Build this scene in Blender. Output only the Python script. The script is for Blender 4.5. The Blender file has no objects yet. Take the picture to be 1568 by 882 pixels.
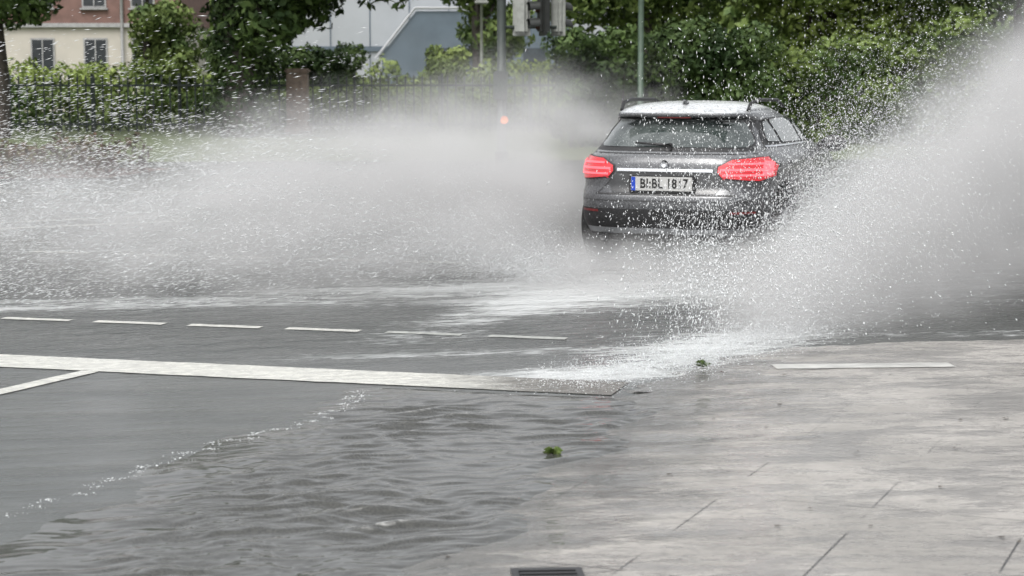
import bpy, bmesh, math, random
import numpy as np
from mathutils import Vector, Matrix
from mathutils.bvhtree import BVHTree
random.seed(4); rng=np.random.default_rng(4)
sc=bpy.context.scene
R=math.radians
# ------------------------------------------------------------------ helpers
def link(o,parent=None):
    sc.collection.objects.link(o)
    if parent: o.parent=parent
    return o
def empty(name,loc=(0,0,0),rz=0):
    e=bpy.data.objects.new(name,None); e.location=loc; e.rotation_euler=(0,0,rz); return link(e)
def meshobj(name,verts,faces,mat=None,parent=None,smooth=False):
    me=bpy.data.meshes.new(name); me.from_pydata([tuple(v) for v in verts],[],[tuple(f) for f in faces]); me.update()
    if smooth: me.polygons.foreach_set('use_smooth',[True]*len(me.polygons))
    o=bpy.data.objects.new(name,me)
    if mat: me.materials.append(mat)
    return link(o,parent)
def npmesh(name,V,F,mat,parent=None,smooth=False):
    V=np.asarray(V,dtype=np.float32); F=np.asarray(F,dtype=np.int32); k=F.shape[1]
    me=bpy.data.meshes.new(name)
    me.vertices.add(len(V)); me.vertices.foreach_set('co',V.ravel())
    me.loops.add(F.size); me.loops.foreach_set('vertex_index',F.ravel())
    me.polygons.add(len(F)); me.polygons.foreach_set('loop_start',np.arange(0,F.size,k,dtype=np.int32))
    me.polygons.foreach_set('loop_total',np.full(len(F),k,dtype=np.int32))
    me.update(calc_edges=True); me.validate()
    if smooth: me.polygons.foreach_set('use_smooth',[True]*len(me.polygons))
    me.materials.append(mat)
    o=bpy.data.objects.new(name,me); return link(o,parent)
def box(name,c,s,mat,parent=None,bev=0,rz=0):
    bm=bmesh.new(); bmesh.ops.create_cube(bm,size=1)
    for v in bm.verts: v.co=Vector((v.co.x*s[0],v.co.y*s[1],v.co.z*s[2]))
    if bev: bmesh.ops.bevel(bm,geom=bm.edges[:],offset=bev,segments=2,affect='EDGES')
    me=bpy.data.meshes.new(name); bm.to_mesh(me); bm.free(); me.materials.append(mat)
    o=bpy.data.objects.new(name,me); o.location=c; o.rotation_euler=(0,0,rz); return link(o,parent)
def tube(name,pts,rad,mat,parent=None,seg=10):
    pts=[Vector(p) for p in pts]; n=len(pts)
    rads=rad if isinstance(rad,(list,tuple)) else [rad]*n
    V=[];F=[]
    for i,p in enumerate(pts):
        d=(pts[min(i+1,n-1)]-pts[max(i-1,0)]).normalized()
        a=d.cross(Vector((0,0,1)) if abs(d.z)<.9 else Vector((1,0,0))).normalized(); b=d.cross(a)
        for k in range(seg):
            t=2*math.pi*k/seg; V.append(p+(a*math.cos(t)+b*math.sin(t))*rads[i])
    for i in range(n-1):
        for k in range(seg):
            F.append((i*seg+k,i*seg+(k+1)%seg,(i+1)*seg+(k+1)%seg,(i+1)*seg+k))
    F.append(tuple(range(seg))); F.append(tuple(range((n-1)*seg,n*seg))[::-1])
    return meshobj(name,V,F,mat,parent,True)
# ---- nodes
class NT:
    def __init__(s,m): s.t=m.node_tree; s.n=s.t.nodes; s.l=s.t.links
    def new(s,ty,**kw):
        n=s.n.new(ty)
        for k,v in kw.items():
            if hasattr(n,k): setattr(n,k,v)
            else: s.set(n,k,v)
        return n
    def set(s,n,inp,v):
        i=n.inputs[inp]
        if isinstance(v,bpy.types.NodeSocket): s.l.new(v,i)
        else: i.default_value=v
    def m(s,op,a,b=None,c=None,clamp=False):
        n=s.n.new('ShaderNodeMath'); n.operation=op; n.use_clamp=clamp
        for i,v in enumerate((a,b,c)):
            if v is not None: s.set(n,i,v)
        return n.outputs[0]
    def ss(s,x,a,b,lo=0.,hi=1.):
        n=s.n.new('ShaderNodeMapRange'); n.interpolation_type='SMOOTHSTEP'
        s.set(n,0,x); n.inputs[1].default_value=a; n.inputs[2].default_value=b
        n.inputs[3].default_value=lo; n.inputs[4].default_value=hi
        return n.outputs[0]
    def noise(s,scale,detail=4,rough=.55,sc3=None,rz=0,dist=0,loc=(0,0,0)):
        n=s.n.new('ShaderNodeTexNoise'); n.inputs['Scale'].default_value=scale; n.inputs['Detail'].default_value=detail
        n.inputs['Roughness'].default_value=rough; n.inputs['Distortion'].default_value=dist
        g=s.n.new('ShaderNodeNewGeometry'); mp=s.n.new('ShaderNodeMapping'); mp.inputs['Location'].default_value=loc
        mp.inputs['Rotation'].default_value=(0,0,rz)
        if sc3: 
            mp2=s.n.new('ShaderNodeMapping'); mp2.inputs['Scale'].default_value=sc3
            s.l.new(g.outputs['Position'],mp.inputs[0]); s.l.new(mp.outputs[0],mp2.inputs[0]); s.l.new(mp2.outputs[0],n.inputs[0])
        else:
            s.l.new(g.outputs['Position'],mp.inputs[0]); s.l.new(mp.outputs[0],n.inputs[0])
        return n.outputs[0]
    def xyz(s):
        g=s.n.new('ShaderNodeNewGeometry'); x=s.n.new('ShaderNodeSeparateXYZ'); s.l.new(g.outputs['Position'],x.inputs[0])
        return x.outputs[0],x.outputs[1],x.outputs[2]
    def mix(s,f,a,b):
        n=s.n.new('ShaderNodeMix'); n.data_type='RGBA'
        s.set(n,0,f)
        for i,v in ((6,a),(7,b)):
            if not isinstance(v,bpy.types.NodeSocket) and len(v)==3: v=(*v,1)
            s.set(n,i,v)
        return n.outputs[2]
class GNT(NT):
    def __init__(s,t): s.t=t; s.n=t.nodes; s.l=t.links; s.pos=t.nodes.new('GeometryNodeInputPosition').outputs[0]
    def noise(s,scale,detail=4,rough=.55,sc3=(1,1,1),loc=(0,0,0)):
        n=s.n.new('ShaderNodeTexNoise'); n.inputs['Scale'].default_value=scale; n.inputs['Detail'].default_value=detail; n.inputs['Roughness'].default_value=rough
        v=s.n.new('ShaderNodeVectorMath'); v.operation='MULTIPLY_ADD'; s.l.new(s.pos,v.inputs[0]); v.inputs[1].default_value=sc3; v.inputs[2].default_value=loc
        s.l.new(v.outputs[0],n.inputs['Vector']); return n.outputs[0]
    def xyz(s):
        x=s.n.new('ShaderNodeSeparateXYZ'); s.l.new(s.pos,x.inputs[0]); return x.outputs[0],x.outputs[1],x.outputs[2]
def mat(name):
    m=bpy.data.materials.new(name); m.use_nodes=True; nt=NT(m); p=m.node_tree.nodes['Principled BSDF']; return m,nt,p
def simple(name,col,rough=.5,metal=0,var=.15,scale=8,coat=0,emi=None,es=0,bump=0):
    m,nt,p=mat(name)
    n=nt.noise(scale,3)
    f=nt.ss(n,.3,.7)
    c0=tuple(max(0,c*(1-var)) for c in col); c1=tuple(min(1,c*(1+var)) for c in col)
    nt.set(p,'Base Color',nt.mix(f,c0,c1)); nt.set(p,'Roughness',nt.m('MULTIPLY_ADD',n,.15,rough-.07)); p.inputs['Metallic'].default_value=metal
    p.inputs['Coat Weight'].default_value=coat; p.inputs['Coat Roughness'].default_value=.05
    if emi: p.inputs['Emission Color'].default_value=(*emi,1); p.inputs['Emission Strength'].default_value=es
    if bump:
        b=nt.new('ShaderNodeBump'); nt.set(b,'Height',n); b.inputs['Strength'].default_value=bump; b.inputs['Distance'].default_value=.02
        nt.l.new(b.outputs[0],p.inputs['Normal'])
    return m
# ------------------------------------------------------------------ camera / light
cam=bpy.data.cameras.new('camera'); cam.lens=67.4; cam.sensor_width=36; cam.clip_end=2000; cam.clip_start=.1
co=link(bpy.data.objects.new('camera',cam)); co.location=(0,0,1.75); co.rotation_euler=(R(90-6.44),0,0); sc.camera=co
cam.dof.use_dof=True; cam.dof.focus_distance=13; cam.dof.aperture_fstop=4.5
w=bpy.data.worlds.new('World'); sc.world=w; w.use_nodes=True; n=w.node_tree.nodes; l=w.node_tree.links
bg=n['Background']; sky=n.new('ShaderNodeTexSky'); sky.sky_type='NISHITA'; sky.sun_disc=False
SE,SR=58,200
sky.sun_elevation=R(SE); sky.sun_rotation=R(SR); sky.dust_density=5; sky.ozone_density=1; sky.air_density=1.2
hs=n.new('ShaderNodeHueSaturation'); hs.inputs['Saturation'].default_value=.15; hs.inputs['Value'].default_value=1.6
l.new(sky.outputs[0],hs.inputs['Color']); l.new(hs.outputs[0],bg.inputs[0]); bg.inputs[1].default_value=.15
su=bpy.data.lights.new('sun','SUN'); su.energy=1.2; su.angle=R(30); su.color=(1,.97,.93)
so=link(bpy.data.objects.new('sun',su)); 
sd=Vector((math.sin(R(SR))*math.cos(R(SE)),math.cos(R(SR))*math.cos(R(SE)),math.sin(R(SE))))
so.rotation_euler=sd.to_track_quat('Z','Y').to_euler()
sc.view_settings.view_transform='Standard'; sc.view_settings.look='None'; sc.view_settings.exposure=0
# ------------------------------------------------------------------ ground
mg,nt,p=mat('grass_ground')
nz=nt.noise(1.2,4); nz2=nt.noise(9,3)
nt.set(p,'Base Color',nt.mix(nt.ss(nz2,.35,.7),nt.mix(nt.ss(nz,.4,.6),(.05,.085,.02),(.09,.125,.035)),(.085,.095,.04))); p.inputs['Roughness'].default_value=.8
b=nt.new('ShaderNodeBump'); nt.set(b,'Height',nz2); b.inputs['Strength'].default_value=.8; nt.l.new(b.outputs[0],p.inputs['Normal'])
meshobj('ground',[(-600,-200,-.004),(600,-200,-.004),(600,900,-.004),(-600,900,-.004)],[(0,1,2,3)],mg)
# road
KL=lambda nt,x,y: nt.m('SUBTRACT',x,nt.m('MULTIPLY_ADD',nt.m('SUBTRACT',y,6.76),.30,-.42))
def foamfac(nt,x,y):
    def G(cx,cy,sx,sy,rot,A):
        c,s=math.cos(R(rot)),math.sin(R(rot)); dx=nt.m('SUBTRACT',x,cx); dy=nt.m('SUBTRACT',y,cy)
        u=nt.m('DIVIDE',nt.m('ADD',nt.m('MULTIPLY',dx,c),nt.m('MULTIPLY',dy,s)),sx); v=nt.m('DIVIDE',nt.m('SUBTRACT',nt.m('MULTIPLY',dy,c),nt.m('MULTIPLY',dx,s)),sy)
        return nt.m('MULTIPLY',nt.m('EXPONENT',nt.m('MULTIPLY',nt.m('ADD',nt.m('MULTIPLY',u,u),nt.m('MULTIPLY',v,v)),-1)),A)
    tot=G(1.2,12.0,1.2,.5,52,.95)
    for g_ in ((.35,10.95,.9,.30,8,.75),(-.1,13.9,1.9,.40,66,.66),(.7,15.2,1.2,1.2,60,.6),(-.2,11.9,1.1,.16,12,.58),(-1.5,15.2,3,.6,18,.5),(-3.5,14.2,3,.35,5,.45),(-3,19,5,2.5,0,.45),(4.5,16,4,1.8,10,.5),(5,12.9,4,.2,4,.5)): tot=nt.m('ADD',tot,G(*g_))
    f1=nt.noise(9,4,.7,sc3=(.6,1.8,1),rz=R(-20),dist=.4); f2=nt.noise(1.5,4,.6,sc3=(.35,2.2,1),rz=R(-12))
    val=nt.m('ADD',tot,nt.m('ADD',nt.m('MULTIPLY_ADD',f1,1.9,-.95),nt.m('MULTIPLY_ADD',f2,1.3,-.65)))
    return nt.m('MULTIPLY',nt.ss(val,.25,1.1,0,.75),nt.ss(tot,.03,.25))
mr,nt,p=mat('wet_asphalt')
x,y,z=nt.xyz()
grain=nt.noise(90,2); patch_=nt.noise(.9,4,.6); streak=nt.noise(1.,4,.6,sc3=(.7,5,1),rz=R(-14))
c=nt.mix(nt.ss(grain,.3,.7),(.034,.038,.036),(.074,.079,.075)); c=nt.mix(nt.ss(patch_,.45,.6,0,.5),c,(.078,.082,.078))
ff=foamfac(nt,x,y)
nt.set(p,'Base Color',nt.mix(ff,c,(.66,.68,.68)))
far=nt.ss(y,10.8,13)
nt.set(p,'Roughness',nt.m('ADD',nt.ss(streak,.35,.65,.10,.28),nt.m('MULTIPLY',ff,.4)))
p.inputs['IOR'].default_value=1.36; p.inputs['Specular IOR Level'].default_value=.6
w1=nt.noise(8,3,.6,sc3=(.8,1.9,1),rz=R(-22),dist=.7); w0=nt.noise(2.6,2,.5,sc3=(.7,2,1),rz=R(-22))
h=nt.m('ADD',nt.m('MULTIPLY',nt.m('ADD',nt.m('MULTIPLY',w1,.04),nt.m('MULTIPLY',w0,.08)),far),nt.m('ADD',nt.m('MULTIPLY',streak,.012),nt.m('MULTIPLY',grain,.0008)))
b=nt.new('ShaderNodeBump'); nt.set(b,'Height',h); b.inputs['Strength'].default_value=1; b.inputs['Distance'].default_value=1; nt.l.new(b.outputs[0],p.inputs['Normal'])
meshobj('road',[(-70,-20,0),(70,-20,0),(70,43,0),(-70,33,0)],[(0,1,2,3)],mr)
# markings
def paintmat(name,x0,x1):
    m,nt,p=mat(name); x,y,z=nt.xyz(); n=nt.noise(14,3); n2=nt.noise(7,4,.65,sc3=(.6,1.6,1),rz=R(-15))
    c=nt.mix(nt.ss(n,.3,.7),(.44,.44,.41),(.58,.58,.53)); f=nt.ss(nt.m('ADD',nt.ss(x,x0,x1),nt.m('MULTIPLY_ADD',n2,1.2,-.6)),.15,.85)
    c=nt.mix(f,c,(.115,.108,.095)); nt.set(p,'Base Color',c); nt.set(p,'Roughness',nt.ss(n2,.3,.7,.15,.35))
    b=nt.new('ShaderNodeBump'); nt.set(b,'Height',nt.m('MULTIPLY',nt.m('MULTIPLY',n2,nt.ss(x,-1.6,-.3)),.05)); b.inputs['Distance'].default_value=1; nt.l.new(b.outputs[0],p.inputs['Normal']); return m
mw=paintmat('road_paint',-1.0,.65)
mwf=simple('road_paint_worn',(.30,.31,.29),.3,var=.35,scale=20)
def strip(name,a,b,wd,m=mw,z=.004,par=None,n=12,jit=.006):
    a=Vector((*a,0)); b=Vector((*b,0)); d=(b-a).normalized(); q=Vector((-d.y,d.x,0))*wd/2
    V=[];F=[]
    for i in range(n+1):
        t=a+(b-a)*i/n
        V+= [t+q*(1+random.uniform(-1,1)*jit/wd*2)+Vector((0,0,z)), t-q*(1+random.uniform(-1,1)*jit/wd*2)+Vector((0,0,z))]
    for i in range(n): F.append((2*i,2*i+1,2*i+3,2*i+2))
    return meshobj(name,V,F,m,par)
sl=empty('stop_line'); strip('paint',(-6.5,12.5),(.60,10.50),.45,par=sl,n=60)
ll=empty('lane_line'); strip('paint',(-2.47,11.13),(-4.4,7.0),.12,par=ll); strip('far_paint',(-9,19.5),(-3.7,22.6),.18,mw,par=ll); strip('far_paint_2',(-8,21),(-4.2,23.4),.16,mw,par=ll)
strip('far_paint_3',(-12,27.6),(-2,28.2),.15,mw,par=ll)
cl=empty('crossing_markings'); 
d=Vector((.966,-.258))
st=Vector((-3.65,13.58))-d*3.6
for i in range(14):
    a=st+d*(i*.72+.02); 
    if a.x>.4: break
    strip(f'dash_{i}',a,a+d*.53,.10,mw if a.x<-1.3 else mwf,par=cl,n=4)
st=Vector((-5.6,18.9))
for i in range(9):
    a=st+d*(i*.95); strip(f'far_dash_{i}',a,a+d*.6,.15,mw,par=cl,n=4)
# pavement
mp,nt,p=mat('wet_concrete')
x,y,z=nt.xyz()
n1=nt.noise(1.1,4,.6); n2=nt.noise(26,4,.65,sc3=(.5,1.4,1),rz=R(8)); n4=nt.noise(2.6,5,.7,sc3=(.5,1.3,1),rz=R(-6),loc=(2,7,0)); n5=nt.noise(70,2)
c=nt.mix(nt.ss(n1,.35,.65),(.25,.238,.22),(.36,.342,.318)); c=nt.mix(nt.ss(n2,.50,.68,0,.6),c,(.13,.126,.12)); c=nt.mix(nt.ss(n4,.45,.62,0,.55),c,(.13,.128,.124)); c=nt.mix(nt.ss(n5,.55,.7,0,.4),c,(.08,.08,.08))
br=nt.new('ShaderNodeTexBrick'); g=nt.n.new('ShaderNodeNewGeometry'); mpp=nt.n.new('ShaderNodeMapping'); mpp.inputs['Rotation'].default_value=(0,0,R(22.5)); mpp.inputs['Location'].default_value=(.31,.28,0)
nt.l.new(g.outputs['Position'],mpp.inputs[0]); nt.l.new(mpp.outputs[0],br.inputs['Vector'])
br.offset=.0; br.inputs['Scale'].default_value=1; br.inputs['Brick Width'].default_value=.62; br.inputs['Row Height'].default_value=1.3; br.inputs['Mortar Size'].default_value=.0045
br.inputs['Mortar Smooth'].default_value=.2
nj=nt.noise(1.6,2,loc=(3,1,0))
joint=nt.m('MULTIPLY',br.outputs['Fac'],nt.m('MULTIPLY',nt.ss(nj,.46,.6),nt.ss(y,9.5,8,.2,1)))
c=nt.mix(joint,c,(.04,.04,.038))
en=nt.noise(2.5,4,.65,sc3=(.6,1.6,1),rz=R(-15),loc=(1,1,0))
edge=nt.ss(nt.m('ADD',KL(nt,x,y),nt.m('MULTIPLY_ADD',en,2.6,-1.3)),.05,1.1,1,0)
c=nt.mix(nt.m('MULTIPLY',edge,.85),c,(.085,.086,.082))
ff=foamfac(nt,x,y); c=nt.mix(ff,c,(.6,.61,.6))
nt.set(p,'Base Color',c)
nt.set(p,'Roughness',nt.m('MULTIPLY',nt.ss(n4,.42,.56,.40,.09),nt.m('MULTIPLY_ADD',edge,-.5,1))); p.inputs['Specular IOR Level'].default_value=.65
w1=nt.noise(8,3,.6,sc3=(.8,1.9,1),rz=R(-22),dist=.7)
h=nt.m('ADD',nt.m('ADD',nt.m('MULTIPLY',n2,.008),nt.m('MULTIPLY',nt.m('MULTIPLY',w1,edge),.06)),nt.m('ADD',nt.m('MULTIPLY',joint,-.006),nt.m('MULTIPLY',n4,.03)))
b=nt.new('ShaderNodeBump'); nt.set(b,'Height',h); b.inputs['Distance'].default_value=1; b.inputs['Strength'].default_value=1; nt.l.new(b.outputs[0],p.inputs['Normal'])
K=[(-1.9,1.5),(-.85,5.2),(-.42,6.76),(-.14,7.55),(.2,8.6),(.42,9.5),(.62,10.2),(.85,10.75),(1.13,11.2),(1.42,11.7),(1.75,12.0),(2.4,12.25),(3.3,12.4),(6,12.7),(14,13.4)]
KK=[]
for i in range(len(K)-1):
    for t in range(10):
        a=Vector(K[i]);b_=Vector(K[i+1]); q=a+(b_-a)*t/10; wv=.05*math.sin(q.y*9+q.x*5)+.035*math.sin(q.y*23+1+q.x*13); KK.append((q.x+random.uniform(-.025,.025)+wv,q.y+random.uniform(-.02,.02)))
KK.append(K[-1])
kh=.012
V=[(a,b_,kh) for a,b_ in KK]; nK=len(V)
V+= [(14,1.5,kh)]; F=[tuple(range(nK+1))[::-1]]
V2=V+[(a-.05,b_+.03,-.003) for a,b_ in KK]
F+= [(i,i+1,nK+2+i,nK+1+i) for i in range(nK-1)]
meshobj('pavement',V2,F,mp)
ps=empty('pavement_marking'); strip('paint',(1.55,11.22),(2.62,11.30),.17,simple('pale_strip',(.40,.40,.38),.3,var=.2),z=kh+.004,par=ps)
# gutter water: real ripples
mwt,nt,p=mat('gutter_water'); x,y,z=nt.xyz()
fn=nt.noise(14,4,.7,sc3=(.6,1.8,1),rz=R(-20)); crest=nt.m('MULTIPLY',nt.ss(z,.026,.040),nt.ss(fn,.48,.64,0,.7)); gr=nt.noise(90,2)
nt.set(p,'Base Color',nt.mix(crest,nt.mix(nt.ss(gr,.3,.7),(.036,.037,.034),(.070,.070,.064)),(.5,.5,.48))); p.inputs['Roughness'].default_value=.07; p.inputs['Specular IOR Level'].default_value=.6
nu,nv=230,640
us=np.linspace(-1.75,.55,nu); vs=np.linspace(5.6,10.9,nv); UU,VV=np.meshgrid(us,vs)
X=UU+(VV-6.76)*.30-.42; Y=VV
wx=X+.05*np.sin(Y*5.1+X*3)+.03*np.sin(X*11+Y*7); wy=Y+.04*np.sin(X*6.3-Y*2)+.02*np.sin(X*17+Y*5)
H=np.zeros_like(X)
for i in range(30):
    lam=.05+.26*rng.random()**1.6; th=R(90+15)+rng.normal(0,.40); kx,ky=2*np.pi/lam*np.cos(th),2*np.pi/lam*np.sin(th)
    H+=lam*.016*(.637-np.abs(np.sin(.5*(kx*wx+ky*wy)+rng.random()*6.28)))*2*(.6+.4*np.sin(X*rng.uniform(.5,3)+Y*rng.uniform(.5,3)+i))
stopd=VV-(10.50+(.60-X)*.2817)
sfade=np.clip((-.28-stopd)/.5,0,1)
A=(.25+.75*np.clip((UU+1.5)/.8,0,1))*np.clip((UU+1.75)/.2,0,1)*np.clip((.55-UU)/.5,0,1)*(.62+.38*np.sin(X*2.1+Y*1.3)*np.sin(Y*1.7-X))*sfade
nb=.5+.25*np.sin(X*7+Y*2)+.25*np.sin(Y*9-X*5)
wob=.10*np.sin(Y*3.1)+.06*np.sin(Y*7.7+1)
base=-.004+.024*np.clip((UU+1.65+wob)/.45,0,1)-.024*np.clip((UU-.0-.30*nb)/.25,0,1)
base=base*np.clip((-.26-stopd)/.25,0,1)-.006*(1-np.clip((-.26-stopd)/.25,0,1))
Z=base+H*A
npmesh('gutter_water',np.stack([X,Y,Z],-1).reshape(-1,3),(lambda a:np.stack([a[:-1,:-1],a[:-1,1:],a[1:,1:],a[1:,:-1]],-1).reshape(-1,4))(np.arange(nu*nv).reshape(nv,nu)),mwt,None,True)
mv=simple('bed_soil',(.10,.055,.045),.8,var=.4,scale=3)
meshobj('planting_bed',[(-30,27,.05),(-6.5,31,.05),(-6,34,.05),(-30,34,.05)],[(0,1,2,3)],mv)
dg=empty('drain_grate',(.13,6.42,kh),R(4)); mi=simple('cast_iron',(.04,.04,.042),.4,metal=.6,bump=.2)
box('frame',(0,-.05,.004),(.25,.42,.008),mi,dg)
for i in range(8): box(f'bar_{i}',(0,-.20+i*.044,.011),(.20,.022,.008),mi,dg,.002)
# ------------------------------------------------------------------ foliage
def leafmat(name,c1,c2,c3):
    m,nt,p=mat(name)
    g=nt.n.new('ShaderNodeNewGeometry'); nz=nt.noise(.9,2)
    c=nt.mix(nt.ss(nz,.38,.62),c1,c2); c=nt.mix(nt.m('MULTIPLY',g.outputs['Random Per Island'],nt.ss(nz,.3,.7)),c,c3)
    nt.set(p,'Base Color',c); p.inputs['Roughness'].default_value=.6; p.inputs['Specular IOR Level'].default_value=.2
    return m
LD=leafmat('leaf_dark',(.018,.036,.011),(.045,.076,.022),(.09,.135,.04))
LM=leafmat('leaf_mid',(.045,.078,.02),(.105,.15,.04),(.185,.24,.075))
LB=leafmat('leaf_bright',(.09,.13,.03),(.175,.23,.055),(.26,.32,.10))
LR=leafmat('leaf_red',(.06,.03,.025),(.10,.055,.04),(.08,.09,.035))
def leaves(name,clumps,N,size,m,parent=None,fill=.35):
    C=np.array(clumps); vol=C[:,3]*C[:,5]+C[:,4]*C[:,5]; idx=rng.choice(len(C),N,p=vol/vol.sum())
    d=rng.normal(size=(N,3)); d/=np.linalg.norm(d,axis=1)[:,None]
    r=1-fill*rng.random(N)**1.5; r*=1+.18*np.sin(d[:,0]*7+idx)*np.cos(d[:,2]*6+idx*2)
    c=C[idx,:3]+d*C[idx,3:]*r[:,None]
    ok=c[:,2]>.02; c=c[ok]; d=d[ok]; N=len(c)
    nrm=d+rng.normal(size=(N,3))*.7; nrm/=np.linalg.norm(nrm,axis=1)[:,None]
    a=np.cross(nrm,rng.normal(size=(N,3))); a/=np.linalg.norm(a,axis=1)[:,None]; b=np.cross(nrm,a)
    s=size*(.6+.8*rng.random(N))[:,None]
    V=np.stack([c-a*s,c-b*s*.5,c+a*s,c+b*s*.5],1).reshape(-1,3)
    F=np.arange(4*N).reshape(N,4); return npmesh(name,V,F,m,parent)
def clumpset(cx,cy,cz,rx,ry,rz,n,cr):
    o=[]
    for i in range(n):
        d=rng.normal(size=3); d/=np.linalg.norm(d); r=rng.random()**.4*.85
        s=cr*(.6+.8*rng.random()); o.append((cx+d[0]*rx*r,cy+d[1]*ry*r,cz+d[2]*rz*r,s,s,s*.75))
    return o
bark=simple('bark',(.05,.042,.035),.8,var=.4,scale=12,bump=1)
def tree(name,x,y,h,tr,crown,ncl,cr,N,size,m,limbs=7,ivy=False):
    e=empty(name,(0,0,0)); cx,cy,cz,rx,ry,rz=crown
    tube('trunk',[(x,y,-.05),(x+.05,y,h*.3),(x-.05,y,h*.6),(x,y,h)],[tr*1.2,tr,tr*.8,tr*.35],bark,e)
    cl=clumpset(*crown,ncl,cr)
    for i in range(limbs):
        t=cl[i%len(cl)]; s=h*random.uniform(.35,.75); mid=((x+t[0])/2,(y+t[1])/2,(s+t[2])/2+.2)
        tube(f'limb_{i}',[(x,y,s),mid,t[:3]],[tr*.4,tr*.25,tr*.08],bark,e,6)
    leaves('crown',cl,N,size,m,e)
    if ivy: leaves('ivy',[(x,y,zz,tr*1.6+random.random()*.25,tr*1.5,.5) for zz in np.arange(.2,h*.8,.35)],7000,.09,LD,e)
    return e
tree('lime_tree',-7.35,52,6.5,.46,(-6.5,52,5.7,4.7,3,3.5),56,1.05,34000,.13,LD,ivy=True)
tree('maple_tree',-13.6,51,5.5,.25,(-13.6,51,5.4,2.2,2.2,2.7),24,.8,11000,.12,LD)
tree('birch_tree',-11.3,60,4,.15,(-11.0,60,2.6,1.5,1.5,1.7),16,.6,6000,.10,LM)
tree('field_maple_tree',-1.4,78,7,.25,(-.8,78,5.2,2.6,2.5,3.4),26,1.0,11000,.14,LM)
tree('hornbeam_tree',4.2,62,8,.3,(3.6,62,5.4,3.6,3,4.0),36,1.1,20000,.13,LM)
tree('hornbeam_tree',9.8,60,8,.3,(9.8,60,5.2,4.4,3,4.2),44,1.15,24000,.13,LB)
tree('oak_tree',15.5,56,8,.35,(15.2,56,5.4,4.4,3,4.2),44,1.15,24000,.13,LM)
tree('oak_tree',12.2,46,6.5,.3,(12.0,46,5.6,3.6,2.2,2.7),34,.9,18000,.11,LD)
tree('sapling_tree',-2.15,61,2.4,.06,(-2.15,61,1.9,.75,.7,1.1),10,.36,3500,.07,LB,limbs=4)
def shrub(name,cl,N,size,m):
    e=empty(name); leaves('foliage',cl,N,size,m,e)
    for i in range(6):
        c=cl[i*len(cl)//6]; tube(f'stem_{i}',[(c[0],c[1],0),(c[0]+.1,c[1],c[2])],[.04,.015],bark,e,5)
    return e
cl=[]
for X_ in np.arange(1.4,6.0,.42): 
    for Z_ in (.5,1.2,1.9,2.45): cl.append((X_+random.uniform(-.25,.25),45+random.uniform(-.5,.5),Z_+random.uniform(-.25,.2)-abs(X_-3.4)*.07,.5+random.random()*.25,.6,.45))
shrub('hazel_shrub',cl,26000,.075,LD)
cl=[]
for X_ in np.arange(6.0,19,.6):
    for Z_ in (.5,1.3,2.1): cl.append((X_+random.uniform(-.25,.25),47+random.uniform(-.5,.5),Z_+random.uniform(-.25,.2),.6+random.random()*.3,.6,.5))
shrub('hazel_shrub',cl,30000,.085,LM)
cl=[]
for X_ in np.arange(-25,1.5,.55): cl+= [(X_,57.5+random.uniform(-.3,.3),.5,.5,.5,.55+random.random()*.2),(X_,57.6,1.0+random.uniform(-.2,.15),.45,.4,.35)]
shrub('hedge',cl,26000,.08,LM)
cl=[(X_+random.uniform(-.2,.2),58.6,Z_+random.uniform(-.2,.2),.6,.5,.5) for X_ in np.arange(-8.6,-4.6,.5) for Z_ in (.6,1.3,2.0)]
shrub('elder_shrub',cl,12000,.09,LD)
cl=[]
for X_ in np.arange(-6.5,4,.8): cl+=[(X_,63+random.uniform(-1,1),.7+random.uniform(0,.5),.8,.8,.8+random.random()*.4)]
shrub('meadow_shrub',cl,12000,.09,LB)
cl=[]
for X_ in np.arange(-22,-9,.7): cl+=[(X_,64+random.uniform(-1,1),.8+random.uniform(0,.6),.8,.8,.8)]
shrub('meadow_shrub',cl,10000,.10,LB)
cl=[]
for X_ in np.arange(-16,-6.4,.35): cl+=[(X_,31.5+random.uniform(-1,1)+(X_+8)*.15,.25,.4,.5,.3+.2*random.random())]
shrub('barberry_shrub',cl,12000,.05,LR)
cl=clumpset(30,150,6,70,8,7,150,4.0)+clumpset(-50,150,6,40,8,6,80,4.0)
e=empty('distant_woods'); leaves('foliage',cl,40000,.5,LM,e)
# fence
fm=simple('fence_paint',(.022,.032,.028),.45,metal=.2)
fe=empty('iron_fence'); V=[];F=[]
def addbox(c,s):
    i=len(V)
    for dz in (-1,1):
        for dx,dy in ((-1,-1),(1,-1),(1,1),(-1,1)): V.append((c[0]+dx*s[0]/2,c[1]+dy*s[1]/2,c[2]+dz*s[2]/2))
    F.extend([(i,i+3,i+2,i+1),(i+4,i+5,i+6,i+7),(i,i+1,i+5,i+4),(i+1,i+2,i+6,i+5),(i+2,i+3,i+7,i+6),(i+3,i,i+4,i+7)])
for X_ in np.arange(-22,5,.24):
    addbox((X_,55,.78),(.04,.03,1.5)); i=len(V); V.extend([(X_-.035,54.97,1.53),(X_+.035,54.97,1.53),(X_+.035,55.03,1.53),(X_-.035,55.03,1.53),(X_,55,1.68)])
    F.extend([(i,i+1,i+4),(i+1,i+2,i+4),(i+2,i+3,i+4),(i+3,i,i+4)])
for Z_ in (.25,1.36): addbox((-8.5,55.035,Z_),(27,.035,.06))
for X_ in np.arange(-22,5,2.5): addbox((X_,55.09,.85),(.08,.07,1.7))
meshobj('railings',V,F,fm,fe)
gp=empty('stone_gatepost',(-5.95,53.5,0)); ms=simple('sandstone',(.24,.18,.15),.8,var=.25,scale=5,bump=.6)
box('shaft',(0,0,.85),(.58,.58,1.7),ms,gp,.03); box('base',(0,0,.12),(.7,.7,.24),ms,gp,.03); box('cap',(0,0,1.77),(.66,.66,.13),ms,gp,.04)
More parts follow.
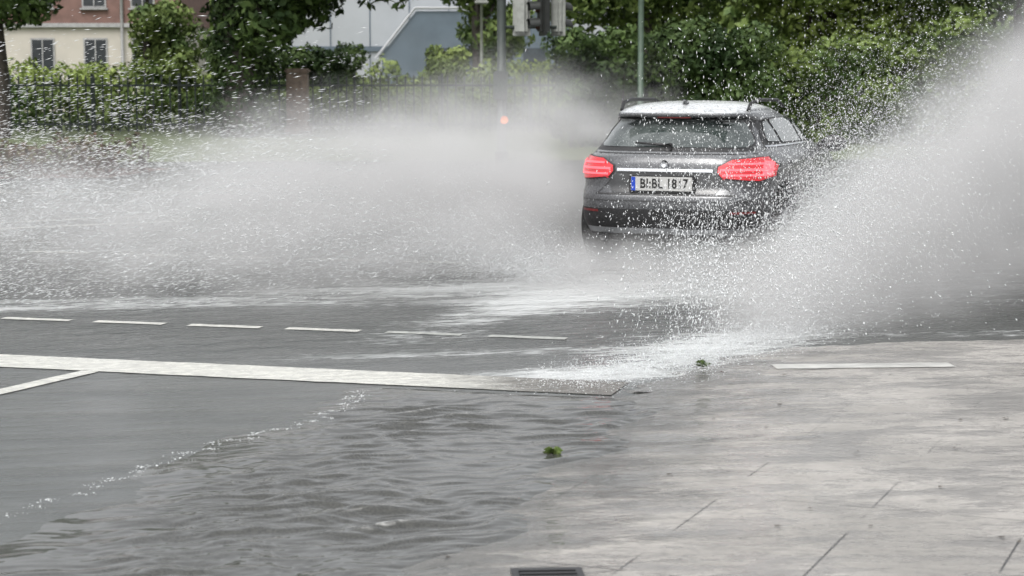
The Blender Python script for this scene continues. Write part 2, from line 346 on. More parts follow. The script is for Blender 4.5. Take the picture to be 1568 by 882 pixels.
# buildings
def house():
    e=empty('brick_house',(-22,84,0)); brick=simple('brown_cladding',(.17,.10,.085),.8,var=.15,scale=3); cr=simple('cream_render',(.46,.43,.38),.8,var=.06,scale=1)
    gl=simple('window_glass',(.03,.035,.04),.1,coat=.5); fr=simple('window_frame',(.30,.30,.30),.5); rf=simple('roof_tiles',(.08,.05,.045),.8,scale=6)
    box('ground_floor',(0,4,1.9),(15,8,3.8),cr,e); box('upper_floor',(0,4,5.3),(15.2,8.2,3.0),brick,e)
    meshobj('roof',[(-8,-.6,6.8),(8,-.6,6.8),(8,8.6,6.8),(-8,8.6,6.8),(-8,4,9.6),(8,4,9.6)],[(0,1,5,4),(2,3,4,5),(1,2,5),(3,0,4),(3,2,1,0)],rf,e)
    k=0
    for X in (-6,-3.6,-1.2,1.6,3.9,6.0):
        for Z,h in ((2.4,1.6),(5.2,1.4)):
            k+=1; o=-.0 if Z<4 else -.1
            box(f'frame_{k}',(X,o-.01,Z),(1.05,.08,h),fr,e); box(f'glass_{k}',(X,o-.04,Z),(.9,.06,h-.16),gl,e); box(f'mullion_{k}',(X,o-.075,Z),(.05,.03,h-.16),fr,e)
            box(f'sill_{k}',(X,o-.07,Z-h/2-.05),(1.2,.2,.07),fr,e)
    tube('drainpipe',[(5.1,-.2,0),(5.1,-.2,6.8)],.07,fr,e); box('cornice',(0,-.12,3.75),(15.3,.12,.18),fr,e)
house()
def hall():
    e=empty('industrial_hall',(-3.2,98,0)); wl=simple('light_panels',(.36,.38,.40),.5,var=.05,scale=.8); bl=simple('slate_blue_panels',(.10,.13,.16),.45,var=.08,scale=1); wt=simple('grey_fascia',(.32,.33,.34),.5,var=.03); gl=simple('hall_glass',(.05,.06,.07),.15)
    box('main_wall',(0,8,3.3),(18,16,6.6),wl,e); box('fascia',(0,-.15,6.75),(18.6,.3,.35),wt,e); box('roof',(0,8,6.95),(18.5,16,.2),wl,e)
    meshobj('gable_annex',[(-3.2,-3,0),(6,-3,0),(6,-3,4.7),(-1.5,-3,4.7),(-3.2,-3,2.6),(-3.2,0,0),(6,0,0),(6,0,4.7),(-1.5,0,4.7),(-3.2,0,2.6)],[(0,1,2,3,4),(4,3,8,9),(3,2,7,8),(0,4,9,5),(1,6,7,2)],bl,e)
    tube('verge_trim',[(-3.5,-3.1,2.4),(-1.55,-3.1,4.85),(6,-3.1,4.85)],.08,wt,e,6)
    box('plinth_band',(-5.9,-.06,2.9),(6,.1,.25),bl,e)
    for i in range(9): box(f'panel_joint_{i}',(-8+i*2,-.02,3.3),(.05,.06,6.5),bl,e)
    for i in range(4): box(f'annex_window_{i}',(-.5+i*1.6,-3.03,2.3),(1.1,.06,1.2),gl,e)
hall()
# traffic light
pm=simple('pole_paint',(.045,.055,.05),.45,metal=.2); hk=simple('signal_housing',(.02,.022,.02),.4); hl=simple('signal_grey',(.26,.27,.25),.5); lens=simple('lens',(.05,.02,.01),.3)
tl=empty('traffic_light',(-.19,35,0))
tube('pole',[(0,0,0),(0,0,6)],.082,pm,tl,16); box('control_box',(-.02,-.06,1.5),(.26,.22,.52),pm,tl,.02); tube('base_collar',[(0,0,0),(0,0,.3)],.12,pm,tl,14)
def sig(x,y,col,rz,bk):
    g=empty('signal_head',(x,y,2.45),rz); g.parent=tl
    box('housing',(0,0,.45),(.24,.2,.96),col,g,.05); box('backboard',(0,.02,.45),(.32,.03,1.02),bk,g,.01)
    for k in range(3):
        tube(f'lens_{k}',[(0,.1,.15+k*.3),(0,.13,.15+k*.3)],.1,lens,g,14)
        bm=bmesh.new(); N=12
        vs=[]
        for i in range(N+1):
            a=math.pi*(-.1+1.2*i/N); vs.append((bm.verts.new((math.cos(a)*.12,.1,.15+k*.3+math.sin(a)*.12)),bm.verts.new((math.cos(a)*.12,.3,.13+k*.3+math.sin(a)*.12))))
        for i in range(N): bm.faces.new((vs[i][0],vs[i+1][0],vs[i+1][1],vs[i][1]))
        me=bpy.data.meshes.new('visor'); bm.to_mesh(me); bm.free(); me.materials.append(hk); link(bpy.data.objects.new(f'visor_{k}',me),g)
sig(.36,0,hl,R(-8),hl); sig(.76,-.05,hk,R(110),hk); sig(1.02,.1,hl,R(-40),hl)
for Z_ in (2.55,3.35): tube(f'bracket_{Z_}',[(0,0,Z_),(1.0,0,Z_)],.03,pm,tl,8)
ob=simple('amber_lamp',(.8,.2,.05),.4,emi=(1,.25,.08),es=.9); tube('amber_beacon',[(.05,-.12,.88),(.05,-.18,.88)],.07,ob,tl,14)
pg=simple('green_pole',(.05,.08,.055),.5); lp=empty('street_lamp',(2.9,43.5,0)); tube('pole',[(0,0,0),(0,0,7)],[.07,.06],pg,lp,12); tube('arm',[(0,0,7),(.5,0,7.3),(1.4,0,7.4)],.04,pg,lp,8); box('lamp_head',(1.6,0,7.38),(.6,.22,.12),hl,lp,.03)
lp=empty('street_lamp',(-1.1,70,0)); tube('pole',[(0,0,0),(0,0,4.2)],[.07,.05],hl,lp,10); box('lamp_head',(0,0,4.25),(.5,.3,.15),hl,lp,.04)
# ------------------------------------------------------------------ car
car=empty('crossover_car',(1.33,17.0,0),R(-20)); car.scale=(1.04,1,1)
def carpaint():
    m,nt,p=mat('car_paint'); nz=nt.noise(60,3); nd=nt.noise(30,3,.6); x,y,z=nt.xyz()
    g=nt.n.new('ShaderNodeNewGeometry'); sx=nt.n.new('ShaderNodeSeparateXYZ'); nt.l.new(g.outputs['Normal'],sx.inputs[0])
    film_sheen=nt.m('MULTIPLY',nt.m('MULTIPLY',nt.ss(sx.outputs[2],.6,.95),nt.ss(z,1.1,1.4,.35,1)),nt.ss(nt.noise(22,4,.7),.3,.55,.45,1))  # upward faces: splash water plus sky reflection painted pale into the base colour
    c=nt.mix(nt.ss(nz,.3,.7),(.075,.077,.081),(.12,.123,.13)); c=nt.mix(film_sheen,c,(.60,.62,.63))
    nt.set(p,'Base Color',c); nt.set(p,'Metallic',nt.m('MULTIPLY_ADD',film_sheen,-.4,.45))
    nt.set(p,'Roughness',nt.ss(nd,.4,.7,.25,.42)); p.inputs['Coat Weight'].default_value=.5; p.inputs['Coat Roughness'].default_value=.1
    b=nt.new('ShaderNodeBump'); nt.set(b,'Height',nd); b.inputs['Strength'].default_value=.12; b.inputs['Distance'].default_value=.004; nt.l.new(b.outputs[0],p.inputs['Normal']); return m
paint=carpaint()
blk=simple('black_plastic',(.022,.022,.023),.5,bump=.2,scale=60); glass,nt,p=mat('tinted_glass')
gd=nt.noise(45,3,.6); gs=nt.noise(3,4,.6); nt.set(p,'Base Color',nt.mix(nt.m('ADD',nt.ss(gd,.54,.7,0,.4),nt.ss(gs,.4,.7,.0,.25)),(.028,.038,.036),(.25,.27,.265))); nt.set(p,'Roughness',nt.ss(gd,.5,.7,.05,.3)); p.inputs['Specular IOR Level'].default_value=.9; p.inputs['Coat Weight'].default_value=.8
chrome=simple('chrome',(.75,.76,.78),.15,metal=1,var=.05); silver=simple('silver_trim',(.40,.41,.43),.35,metal=.6)
redd=simple('lamp_red',(.30,.01,.015),.2,coat=1,emi=(1,.03,.05),es=.40); redl=simple('lamp_lit',(.8,.05,.06),.3,emi=(1,.13,.16),es=1.5)
rub=simple('tyre_rubber',(.018,.018,.018),.7); alloy=simple('alloy',(.35,.36,.38),.3,metal=.8)
S=[(.20,.35,4.1,.74,4),(.23,.22,4.2,.80,4.2),(.30,.08,4.32,.865,4.6),(.42,.02,4.39,.898,4.8),(.55,.0,4.41,.905,4.8),(.64,.01,4.40,.905,4.8),(.68,.04,4.38,.903,4.8),(.72,.065,4.36,.900,4.8),
(.80,.075,4.28,.902,4.8),(.88,.085,4.18,.900,4.6),(.94,.10,4.0,.888,4.5),(.99,.13,3.7,.865,4.4),(1.03,.175,3.35,.835,4.2),(1.07,.22,3.12,.80,4.2),(1.14,.30,2.95,.765,4.0),(1.22,.385,2.76,.725,4.0),
(1.29,.47,2.56,.685,3.9),(1.325,.49,2.45,.665,3.9),(1.345,.42,2.36,.65,3.9),(1.375,.41,2.25,.63,3.8),(1.41,.50,2.1,.59,3.6),(1.437,.66,1.95,.53,3.3),(1.457,.85,1.8,.45,3.1),(1.470,1.05,1.65,.33,2.9),(1.477,1.25,1.5,.12,2.5)]
zs=np.array([s[0] for s in S])
zz=np.unique(np.concatenate([np.linspace(a,b,5) for a,b in zip(zs[:-1],zs[1:])]))
def ip(z,k):
    return float(np.interp(z,zs,[s[k] for s in S]))
NA=120; V=[];F=[]
for z in zz:
    yr,yf,wd,nn=(ip(z,k) for k in (1,2,3,4)); ym=max(yr+ (yf-yr)*.45,min(1.9,yf-.2)) if z<1.3 else (yr+yf)/2
    for k in range(NA):
        t=2*math.pi*k/NA; cs,sn=math.cos(t),math.sin(t)
        e_=2/nn if cs<0 else 2/(nn*.8)
        xx=wd*math.copysign(abs(sn)**e_,sn); a=(ym-yr) if cs<0 else (yf-ym)
        V.append((xx,ym+a*math.copysign(abs(cs)**e_,cs),z))
nz_=len(zz)
for i in range(nz_-1):
    for k in range(NA):
        F.append((i*NA+k,i*NA+(k+1)%NA,(i+1)*NA+(k+1)%NA,(i+1)*NA+k))
F.append(tuple(range(NA))[::-1]); F.append(tuple(range((nz_-1)*NA,nz_*NA)))
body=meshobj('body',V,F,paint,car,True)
bm=bmesh.new(); bm.from_mesh(body.data); bmesh.ops.recalc_face_normals(bm,faces=bm.faces); 
for it in range(3): bmesh.ops.smooth_vert(bm,verts=bm.verts,factor=.4,use_axis_x=True,use_axis_y=True,use_axis_z=True)
bm.to_mesh(body.data); bvh=BVHTree.FromBMesh(bm); bm.free()
cut=[]
for i,Y_ in enumerate((.86,3.55)):
    c=tube('cutter',[(-1.2,Y_,.36),(1.2,Y_,.36)],.40,blk,None,40); c.matrix_world=Matrix.Identity(4); cut.append(c)
body.parent=None
for c in cut:
    md=body.modifiers.new('b','BOOLEAN'); md.object=c; md.solver='EXACT'
dg_=bpy.context.evaluated_depsgraph_get(); 
me=bpy.data.meshes.new_from_object(body.evaluated_get(dg_))
body.modifiers.clear(); body.data=me; body.parent=car
for c in cut: bpy.data.objects.remove(c)
box('inner_underbody',(0,2.2,.38),(1.35,3.9,.3),blk,car)
def patch(name,L,Rr,m,axis='rear',off=.005,nx=14,ns=4,side=1):
    L=[Vector(p) for p in L]; Rr=[Vector(p) for p in Rr]; rows=[]
    for i in range(len(L)-1):
        for s in range(ns+(1 if i==len(L)-2 else 0)):
            t=s/ns; rows.append((L[i].lerp(L[i+1],t),Rr[i].lerp(Rr[i+1],t)))
    V=[];F=[]
    for a,b in rows:
        for k in range(nx+1):
            q=a.lerp(b,k/nx)
            if axis=='rear': o=Vector((q.x,-2,q.y)); d=Vector((0,1,0))
            else: o=Vector((2.5*side,q.x,q.y)); d=Vector((-side,0,0))
            h=bvh.ray_cast(o,d)
            if h[0] is None: V.append(V[-1] if V else (q.x,0,q.y)); continue
            nn=h[1]; 
            if nn.dot(d)>0: nn=-nn
            V.append(h[0]+nn*off)
    for i in range(len(rows)-1):
        for k in range(nx): F.append((i*(nx+1)+k,i*(nx+1)+k+1,(i+1)*(nx+1)+k+1,(i+1)*(nx+1)+k))
    return meshobj(name,V,F,m,car,True)
patch('rear_glass_surround',[(-.76,1.04),(-.71,1.15),(-.61,1.32),(-.575,1.333)],[(.76,1.04),(.71,1.15),(.61,1.32),(.575,1.333)],blk,off=.003,nx=24)
patch('rear_glass',[(-.64,1.072),(-.67,1.10),(-.65,1.16),(-.555,1.305),(-.525,1.315)],[(.64,1.072),(.67,1.10),(.65,1.16),(.555,1.305),(.525,1.315)],glass,off=.008,nx=24)
patch('tailgate_shut_line',[(-.80,1.015),(-.80,1.023)],[(.80,1.015),(.80,1.023)],blk,off=.003,nx=20)
patch('bumper_shut_line',[(-.62,.655),(-.62,.668)],[(.62,.655),(.62,.668)],blk,off=.004,nx=20)
for s in (-1,1):
    patch('gate_gap',[(s*.60,.66),(s*.50,.76),(s*.475,.80)],[(s*.61,.66),(s*.51,.76),(s*.485,.80)],blk,off=.003,nx=1)
    ol=[(s*.49,.805),(s*.445,.86),(s*.45,.915),(s*.56,.975)]; orr=[(s*.78,.775),(s*.862,.815),(s*.868,.915),(s*.80,.995)]
    patch('tail_lamp_housing',ol,orr,blk,off=.008,nx=16)
    patch('tail_lamp',[(s*.50,.813),(s*.458,.86),(s*.463,.91),(s*.565,.966)],[(s*.77,.785),(s*.852,.82),(s*.857,.91),(s*.795,.985)],redd,off=.016,nx=16)
    for k,(zc,x0,x1,hh) in enumerate(((.835,.50,.82,.009),(.882,.48,.84,.010),(.930,.54,.82,.009))):
        patch(f'light_bar_{k}',[(s*x0,zc-hh),(s*x0,zc+hh)],[(s*x1,zc-hh),(s*x1,zc+hh)],redl,off=.024,nx=14,ns=2)
    patch(f'lamp_core',[(s*.78,.825),(s*.78,.955)],[(s*.835,.83),(s*.835,.94)],redl,off=.021,nx=6,ns=3)
    patch('side_lamp_wrap',[(.10,.80),(.13,.86),(.16,.955)],[(.34,.84),(.40,.88),(.36,.93)],redd,'side',.01,nx=8,side=s)
    patch('reflector',[(s*.58,.50),(s*.58,.52)],[(s*.76,.50),(s*.76,.52)],simple('reflector_red',(.15,.02,.02),.3),off=.01,nx=8,ns=2)
    patch('window_band',[(.68,1.09),(.74,1.18),(.88,1.29),(1.05,1.325)],[(3.0,1.075),(2.83,1.16),(2.5,1.29),(2.35,1.325)],blk,'side',.004,nx=30,side=s)
    patch('quarter_glass',[(.80,1.115),(.84,1.2),(.95,1.29)],[(1.12,1.105),(1.10,1.2),(1.06,1.31)],glass,'side',.012,nx=8,side=s)
    patch('rear_door_glass',[(1.19,1.10),(1.17,1.2),(1.13,1.31)],[(1.95,1.09),(1.93,1.2),(1.88,1.315)],glass,'side',.012,nx=12,side=s)
    patch('front_door_glass',[(2.03,1.09),(2.01,1.2),(1.97,1.315)],[(2.86,1.09),(2.70,1.18),(2.40,1.31)],glass,'side',.012,nx=12,side=s)
    patch('window_chrome',[(.68,1.068),(.68,1.082)],[(3.0,1.055),(3.0,1.068)],chrome,'side',.008,nx=20,side=s)
    for Y_ in (1.02,1.98,3.0): patch('door_gap',[(Y_,.35),(Y_,1.03)],[(Y_+.012,.35),(Y_+.012,1.03)],blk,'side',.003,nx=1,ns=8,side=s)
    patch('sill_cladding',[(1.28,.26),(1.26,.36)],[(3.12,.26),(3.14,.36)],blk,'side',.006,nx=16,side=s)
    for Y_ in (1.22,2.12): box('door_handle',(s*.905,Y_,.93),(.03,.2,.03),chrome,car,.01)
    tube('roof_rail',[(s*.575,.74,1.395),(s*.58,.82,1.462),(s*.59,1.1,1.490),(s*.59,1.9,1.480),(s*.575,2.25,1.41)],.017,blk,car,8)
    bm=bmesh.new(); bmesh.ops.create_uvsphere(bm,u_segments=18,v_segments=10,radius=1)
    for v in bm.verts: v.co=Vector((v.co.x*.125,v.co.y*(.05 if v.co.y<0 else .09),v.co.z*.085))
    me=bpy.data.meshes.new('mirror'); bm.to_mesh(me); bm.free(); me.polygons.foreach_set('use_smooth',[True]*len(me.polygons)); me.materials.append(blk)
    o=link(bpy.data.objects.new('door_mirror',me),car); o.location=(s*.98,2.72,1.04)
    tube('mirror_foot',[(s*.82,2.8,1.02),(s*.95,2.75,1.02)],.03,blk,car,8)
    for Y_ in (.86,3.55):
        bm=bmesh.new(); prof=[(-.115,.22),(-.12,.30),(-.10,.335),(-.06,.345),(.06,.345),(.10,.335),(.12,.30),(.115,.22)]
        N=40; rings=[[bm.verts.new((px,math.cos(2*math.pi*k/N)*pr,math.sin(2*math.pi*k/N)*pr)) for k in range(N)] for px,pr in prof]
        for i in range(len(prof)-1):
            for k in range(N): bm.faces.new((rings[i][k],rings[i][(k+1)%N],rings[i+1][(k+1)%N],rings[i+1][k]))
        me=bpy.data.meshes.new('tyre'); bm.to_mesh(me); bm.free(); me.polygons.foreach_set('use_smooth',[True]*len(me.polygons)); me.materials.append(rub)
        o=link(bpy.data.objects.new('tyre',me),car); o.location=(s*.775,Y_,.345)
        tube('rim',[(s*.80,Y_,.345),(s*.872,Y_,.345)],[.225,.23],blk,car,30); 
        for k in range(10):
            a=2*math.pi*k/10; tube(f'spoke_{k}',[(s*.875,Y_+.04*math.cos(a),.345+.04*math.sin(a)),(s*.88,Y_+.215*math.cos(a+.12),.345+.215*math.sin(a+.12))],.016,alloy,car,6)
    tube('exhaust_tip',[(s*.55,.08,.27),(s*.55,.2,.27)],.035,blk,car,14)
patch('number_plate_recess',[(-.46,.675),(-.50,.76),(-.43,.855)],[(.46,.675),(.50,.76),(.43,.855)],simple('dark_paint',(.035,.036,.038),.3,coat=.5),off=.004,nx=20)
patch('chrome_bar',[(-.42,.862),(-.42,.886)],[(.42,.862),(.42,.886)],chrome,off=.022,nx=20,ns=2)
patch('lower_cladding',[(-.80,.26),(-.86,.36),(-.86,.50),(-.80,.53)],[(.80,.26),(.86,.36),(.86,.50),(.80,.53)],blk,off=.005,nx=30)
patch('skid_trim',[(-.70,.315),(-.72,.365)],[(.70,.315),(.72,.365)],silver,off=.014,nx=24,ns=2)
patch('bumper_crease',[(-.78,.60),(-.78,.607)],[(.78,.60),(.78,.607)],blk,off=.004,nx=24,ns=2)
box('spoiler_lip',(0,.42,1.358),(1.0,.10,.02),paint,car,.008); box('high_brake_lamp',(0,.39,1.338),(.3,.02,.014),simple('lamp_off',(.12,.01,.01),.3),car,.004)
pl=empty('number_plate',(-.01,.025,.752)); pl.parent=car
box('plate_holder',(0,.01,0),(.58,.02,.16),blk,pl,.006); box('plate_face',(0,-.005,.006),(.54,.01,.125),simple('plate_white',(.45,.45,.44),.4,var=.04),pl,.003); box('eu_band',(-.248,-.0118,.006),(.036,.002,.121),simple('eu_blue',(.01,.05,.4),.4),pl)
fc=bpy.data.curves.new('plate_text','FONT'); fc.body='BI:BL 1817'; fc.size=.118; fc.align_x='CENTER'; fc.align_y='CENTER'; fc.extrude=.001; fc.offset=.0026; fc.space_character=1.08
to=bpy.data.objects.new('plate_text',fc); link(to,pl); to.location=(.022,-.0125,.006); to.rotation_euler=(R(90),0,0); to.scale=(.76,1,1); fc.materials.append(simple('plate_black',(.01,.01,.01),.5))
tube('badge',[(0,.075,.935),(0,.07,.935)],.033,chrome,car,20)
tube('rear_wiper',[(-.02,.23,1.085),(-.05,.22,1.10),(-.30,.225,1.115)],[.022,.012,.008],blk,car,8); tube('wiper_hub',[(0,.26,1.08),(0,.18,1.075)],.035,blk,car,12)
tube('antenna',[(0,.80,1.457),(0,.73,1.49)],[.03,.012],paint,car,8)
# ------------------------------------------------------------------ spray
mt,nt,p=mat('water_drop'); p.inputs['Roughness'].default_value=.25
g=nt.n.new('ShaderNodeNewGeometry'); nt.set(p,'Base Color',nt.mix(g.outputs['Random Per Island'],(.55,.57,.58),(.86,.88,.89)))
def drops(name,P,Vel,r,el,parent):
    ok=P[:,2]>.01; P=P[ok]; Vel=Vel[ok]; r=r[ok]; el=el[ok]
    d=Vel/np.linalg.norm(Vel,axis=1)[:,None]; a=np.cross(d,rng.normal(size=d.shape)); a/=np.linalg.norm(a,axis=1)[:,None]; b=np.cross(d,a)
    r=r[:,None]; L=r*el[:,None]
    V=np.stack([P+d*L,P-d*L,P+a*r,P+b*r,P-a*r,P-b*r],1).reshape(-1,3)
    f=np.array([[0,2,3],[0,3,4],[0,4,5],[0,5,2],[1,3,2],[1,4,3],[1,5,4],[1,2,5]])
    F=(np.arange(len(P))[:,None,None]*6+f[None]).reshape(-1,3); return npmesh(name,V,F,mt,parent)
def ballistic(N,x0,y0,vx,vy,vz,tpow=.8):
    tf=2*vz/9.8; t=tf*rng.random(N)**tpow
    P=np.stack([x0+vx*t,y0+vy*t,.03+vz*t-4.9*t*t],1); Vv=np.stack([vx,vy,vz-9.8*t],1); return P,Vv
sp=empty('water_spray')
def U(a,b,N): return a+(b-a)*rng.random(N)
N=110000; jet=rng.integers(0,60,N); jy=U(12.2,19.5,60); jr=U(-.1,.82,60); y0=jy[jet]*.6+U(12.2,19.5,N)*.4+rng.normal(0,.1,N); x0=1.75+(y0-12)*.13+rng.normal(0,.12,N); vz=np.abs(rng.normal(4.5,1.4,N)); vz=np.minimum(vz,7.2)*np.clip(.45+(y0-12)/4.5,.4,1)
vx=vz*(jr[jet]*.55+U(-.12,.85,N)*.45)+rng.normal(0,.2,N); vy=rng.normal(.3,.8,N)
P,Vv=ballistic(N,x0,y0,vx,vy,vz); r=.0013+.0036*rng.random(N)**4; drops('droplets_right',P,Vv,r,1+1.8*rng.random(N),sp)
N=11000; y0=U(12,16,N); x0=1.35+(y0-12)*.08+rng.normal(0,.28,N); vz=np.abs(rng.normal(3.4,1.4,N)); vx=rng.normal(0,.45,N); P,Vv=ballistic(N,x0,y0,vx,rng.normal(0,.4,N),vz)
drops('droplets_near',P,Vv,.0018+.0030*rng.random(N)**3,1.5+3.5*rng.random(N),sp)
N=22000; s=rng.random(N)**.8; y0=10.5+s*2.4+rng.normal(0,.2,N); x0=.3+s*1.7+rng.normal(0,.2,N); vz=np.abs(rng.normal(.8,.5,N))*(.15+s); vx=rng.normal(-.2,.7,N); P,Vv=ballistic(N,x0,y0,vx,rng.normal(-.3,.5,N),vz)
drops('droplets_base',P,Vv,.0010+.0024*rng.random(N)**3,1+1.5*rng.random(N),sp)
N=90000; y0=U(15.5,20,N); x0=.40+rng.normal(0,.2,N); vz=np.abs(rng.normal(2.7,1.0,N)); vz=np.minimum(vz,4.9); vx=-vz*U(.2,3.6,N)-rng.random(N); vy=rng.normal(-.6,1,N)
P,Vv=ballistic(N,x0,y0,vx,vy,vz,1.0); drops('droplets_left',P,Vv,.0011+.0017*rng.random(N)**3,3+7*rng.random(N),sp)
N=75000; P=np.stack([U(-6.8,-1.0,N),U(14,18,N),1.5*np.abs(rng.normal(.42,.38,N))],1); cl_=.5+.5*np.sin(P[:,0]*2.3+P[:,2]*5)*np.sin(P[:,2]*11+P[:,0]*1.1+P[:,1]); keep=rng.random(N)<np.clip((-P[:,0]-.6)/3,0,1)*cl_; Vv=np.stack([np.full(N,-8.)+rng.normal(0,1,N),rng.normal(0,1,N),rng.normal(-1.5,1.0,N)],1)
drops('droplets_streaks',P[keep],Vv[keep],(.0014+.0018*rng.random(N)**3)[keep],(5+10*rng.random(N))[keep],sp)
# mist volumes (voxel grids)
vm=bpy.data.materials.new('mist'); vm.use_nodes=True; nt=NT(vm); nt.n.remove(nt.n['Principled BSDF'])
v=nt.n.new('ShaderNodeVolumeScatter'); v.inputs['Color'].default_value=(.985,.99,.995,1); v.inputs['Anisotropy'].default_value=-.1
at=nt.n.new('ShaderNodeAttribute'); at.attribute_name='density'; nt.l.new(at.outputs['Fac'],v.inputs['Density']); nt.l.new(v.outputs[0],nt.n['Material Output'].inputs['Volume'])
try: vm.cycles.volume_step_rate=8.0
except Exception as ex: print('step',ex)
def vol(name,lo,hi,fn,vx=.12):
    ng=bpy.data.node_groups.new(name,'GeometryNodeTree'); ng.interface.new_socket('Geometry',in_out='INPUT',socket_type='NodeSocketGeometry'); ng.interface.new_socket('Geometry',in_out='OUTPUT',socket_type='NodeSocketGeometry')
    ng.nodes.new('NodeGroupInput'); out=ng.nodes.new('NodeGroupOutput'); nt=GNT(ng)
    vc=ng.nodes.new('GeometryNodeVolumeCube'); vc.inputs['Min'].default_value=lo; vc.inputs['Max'].default_value=hi
    for a,l_,h_ in zip('XYZ',lo,hi): vc.inputs['Resolution '+a].default_value=max(8,int((h_-l_)/vx))
    nt.set(vc,'Density',nt.m('MAXIMUM',fn(nt),0.0)); sm=ng.nodes.new('GeometryNodeSetMaterial'); sm.inputs['Material'].default_value=vm
    ng.links.new(vc.outputs[0],sm.inputs[0]); ng.links.new(sm.outputs[0],out.inputs[0])
    vd=bpy.data.volumes.new(name); vd.materials.append(vm); o=bpy.data.objects.new(name,vd); link(o,sp); md=o.modifiers.new('grid','NODES'); md.node_group=ng; return o
def fL(nt):
    x,y,z=nt.xyz(); n1=nt.noise(.9,4,.6,sc3=(.8,.6,1.6)); n2=nt.noise(3.2,3,.6,sc3=(.45,.35,2.2))
    top=nt.m('MULTIPLY_ADD',nt.ss(x,-5,.3),.65,.9); top=nt.m('MULTIPLY',top,nt.m('MULTIPLY_ADD',n1,1.2,.4))
    q=nt.m('DIVIDE',z,top); fz=nt.m('MULTIPLY',nt.ss(q,.15,1.25,1,0),nt.ss(q,-.1,.35,.6,1))
    xs=nt.m('SUBTRACT',x,nt.m('MULTIPLY',nt.m('MAXIMUM',nt.m('SUBTRACT',y,17.0),0.0),.36))
    fx=nt.m('MULTIPLY',nt.ss(x,-6.0,-.4,.08,1),nt.ss(xs,.0,.5,1,.0))
    yc=nt.m('SUBTRACT',y,18.2); fy=nt.m('EXPONENT',nt.m('MULTIPLY',nt.m('MULTIPLY',yc,yc),-.11))
    nn=nt.m('ADD',nt.ss(n1,.3,.66,.12,1.0),nt.ss(n2,.35,.65,-.55,.8))
    return nt.m('MULTIPLY',nt.m('MULTIPLY',nt.m('MULTIPLY',fz,fx),nt.m('MULTIPLY',fy,nn)),1.15)
vol('mist_left',(-7.5,13,.02),(1.9,23,2.2),fL,.13)
def fR(nt):
    x,y,z=nt.xyz(); n1=nt.noise(1.3,4,.6,sc3=(1,.7,1)); n2=nt.noise(4,3,.6)
    s=nt.m('SUBTRACT',x,nt.m('MULTIPLY_ADD',nt.m('SUBTRACT',y,12),.13,1.65))
    top=nt.m('MULTIPLY_ADD',nt.ss(s,-.5,3.0),1.9,.30); top=nt.m('MULTIPLY',top,nt.m('MULTIPLY_ADD',n1,.9,.55))
    q=nt.m('DIVIDE',z,top); fz=nt.ss(q,.3,1.25,1,0)
    low=nt.m('MULTIPLY',nt.m('SUBTRACT',s,1.0),.22); fl=nt.ss(nt.m('SUBTRACT',z,low),-.25,.25,.12,1)
    fs=nt.ss(s,-.6,.25,0,1); fy=nt.m('MULTIPLY',nt.ss(nt.m('SUBTRACT',y,nt.m('MULTIPLY',s,.9)),11.6,12.8),nt.ss(y,18,21,1,0))
    nn=nt.m('ADD',nt.ss(n1,.28,.62,.3,1.0),nt.ss(n2,.35,.65,-.4,.7))
    return nt.m('MULTIPLY',nt.m('MULTIPLY',nt.m('MULTIPLY',fz,fs),nt.m('MULTIPLY',fl,fy)),nt.m('MULTIPLY',nn,1.25))
vol('mist_right',(.9,11.5,.035),(8,21,2.8),fR,.13)
def fW(nt):
    x,y,z=nt.xyz(); n1=nt.noise(2.2,4,.6)
    fz=nt.ss(nt.m('DIVIDE',z,nt.m('MULTIPLY_ADD',n1,.7,.02)),.2,1,1,0); yc=nt.m('SUBTRACT',y,16.2); fy=nt.m('EXPONENT',nt.m('MULTIPLY',nt.m('MULTIPLY',yc,yc),-.5))
    return nt.m('MULTIPLY',nt.m('MULTIPLY',fz,fy),nt.m('MULTIPLY',nt.ss(n1,.3,.7,.4,1.9),nt.m('MULTIPLY',nt.ss(x,.0,.6),nt.ss(x,2.2,2.9,1,0))))
vol('mist_wake',(-.1,14.0,.025),(2.9,19.0,.6),fW,.1)
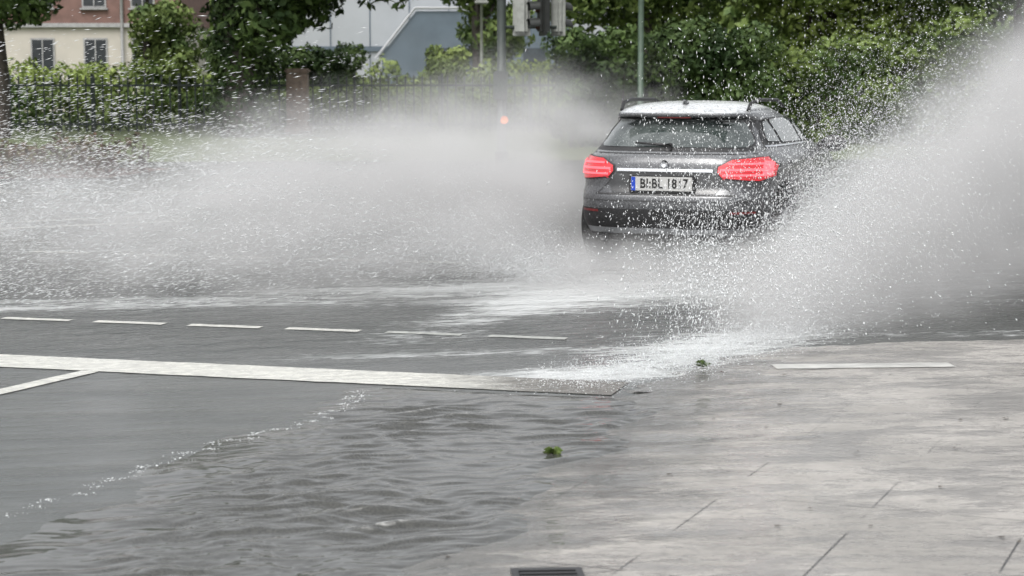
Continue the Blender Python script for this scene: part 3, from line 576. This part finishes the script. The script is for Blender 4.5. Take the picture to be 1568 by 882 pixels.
# foam line
C=[(-2.6,6.4),(-1.94,7.44),(-1.63,8.2),(-1.37,8.85),(-.976,9.42),(-.84,10.0),(-.80,10.4)]
N=6000; t=rng.random(N)*(len(C)-1); i=t.astype(int); fr=(t-i)[:,None]; C_=np.array(C); pp=C_[i]*(1-fr)+C_[i+1]*fr
den=np.clip(.25+.4*np.sin(t*9)*np.sin(t*23+1)+.4*np.sin(t*41),.02,1); k=rng.random(N)<den*.45; pp=pp[k]+rng.normal(0,1,(k.sum(),2))*np.array([.022,.014])+.035*np.sin(t[k]*14)[:,None]*np.array([1,-.3])+.015*np.sin(t[k]*37)[:,None]
n_=len(pp); P=np.column_stack([pp,np.full(n_,.0202)]); fl=empty('foam_line'); drops('flecks',P,np.column_stack([rng.normal(1,.4,n_),rng.normal(.3,.4,n_),np.zeros(n_)]),.001+.0022*rng.random(n_)**3,1.5+2*rng.random(n_),fl)
# tufts and litter
gm=leafmat('weed_leaf',(.05,.08,.02),(.09,.14,.035),(.14,.19,.06))
def tuft(x,y,s,n):
    e=empty('grass_tuft',(x,y,kh)); V=[];F=[]
    for i in range(n):
        a=random.uniform(0,6.28); r=random.uniform(.2,1)*s; h=random.uniform(.1,.8)*s; w_=.003+.06*s; i0=len(V); c,s_=math.cos(a),math.sin(a)
        V.extend([(-s_*w_,c*w_,0),(s_*w_,-c*w_,0),(c*r*.5+s_*w_*.8,s_*r*.5-c*w_*.8,h*.8),(c*r,s_*r,h*.5),(c*r*.5-s_*w_*.8,s_*r*.5+c*w_*.8,h*.8)]); F.append(tuple(range(i0,i0+5)))
    meshobj('blades',V,F,gm,e)
tuft(.19,8.62,.06,60); tuft(1.13,11.25,.07,34)
lm=simple('litter_brown',(.05,.04,.03),.5,var=.4); e=empty('leaf_litter'); V=[];F=[]
for (X_,Y_) in [(1.58,8.65),(2.05,8.72),(2.24,9.45),(1.19,7.5),(1.02,7.2),(.68,8.15),(.9,7.35),(1.4,9.9),(2.5,10.4),(1.8,7.9),(.4,9.25),(-.235,6.72)]+[(random.uniform(.5,3.2),random.uniform(6.6,11.3)) for _ in range(22)]:
    a=random.uniform(0,6); r=random.uniform(.006,.016); i0=len(V)
    for k in range(6): V.append((X_+math.cos(a+k)*r*(1.6 if k%3==0 else .8),Y_+math.sin(a+k)*r,kh+.006+.006*random.random()))
    F.append(tuple(range(i0,i0+6)))
meshobj('leaves',V,F,lm,e)
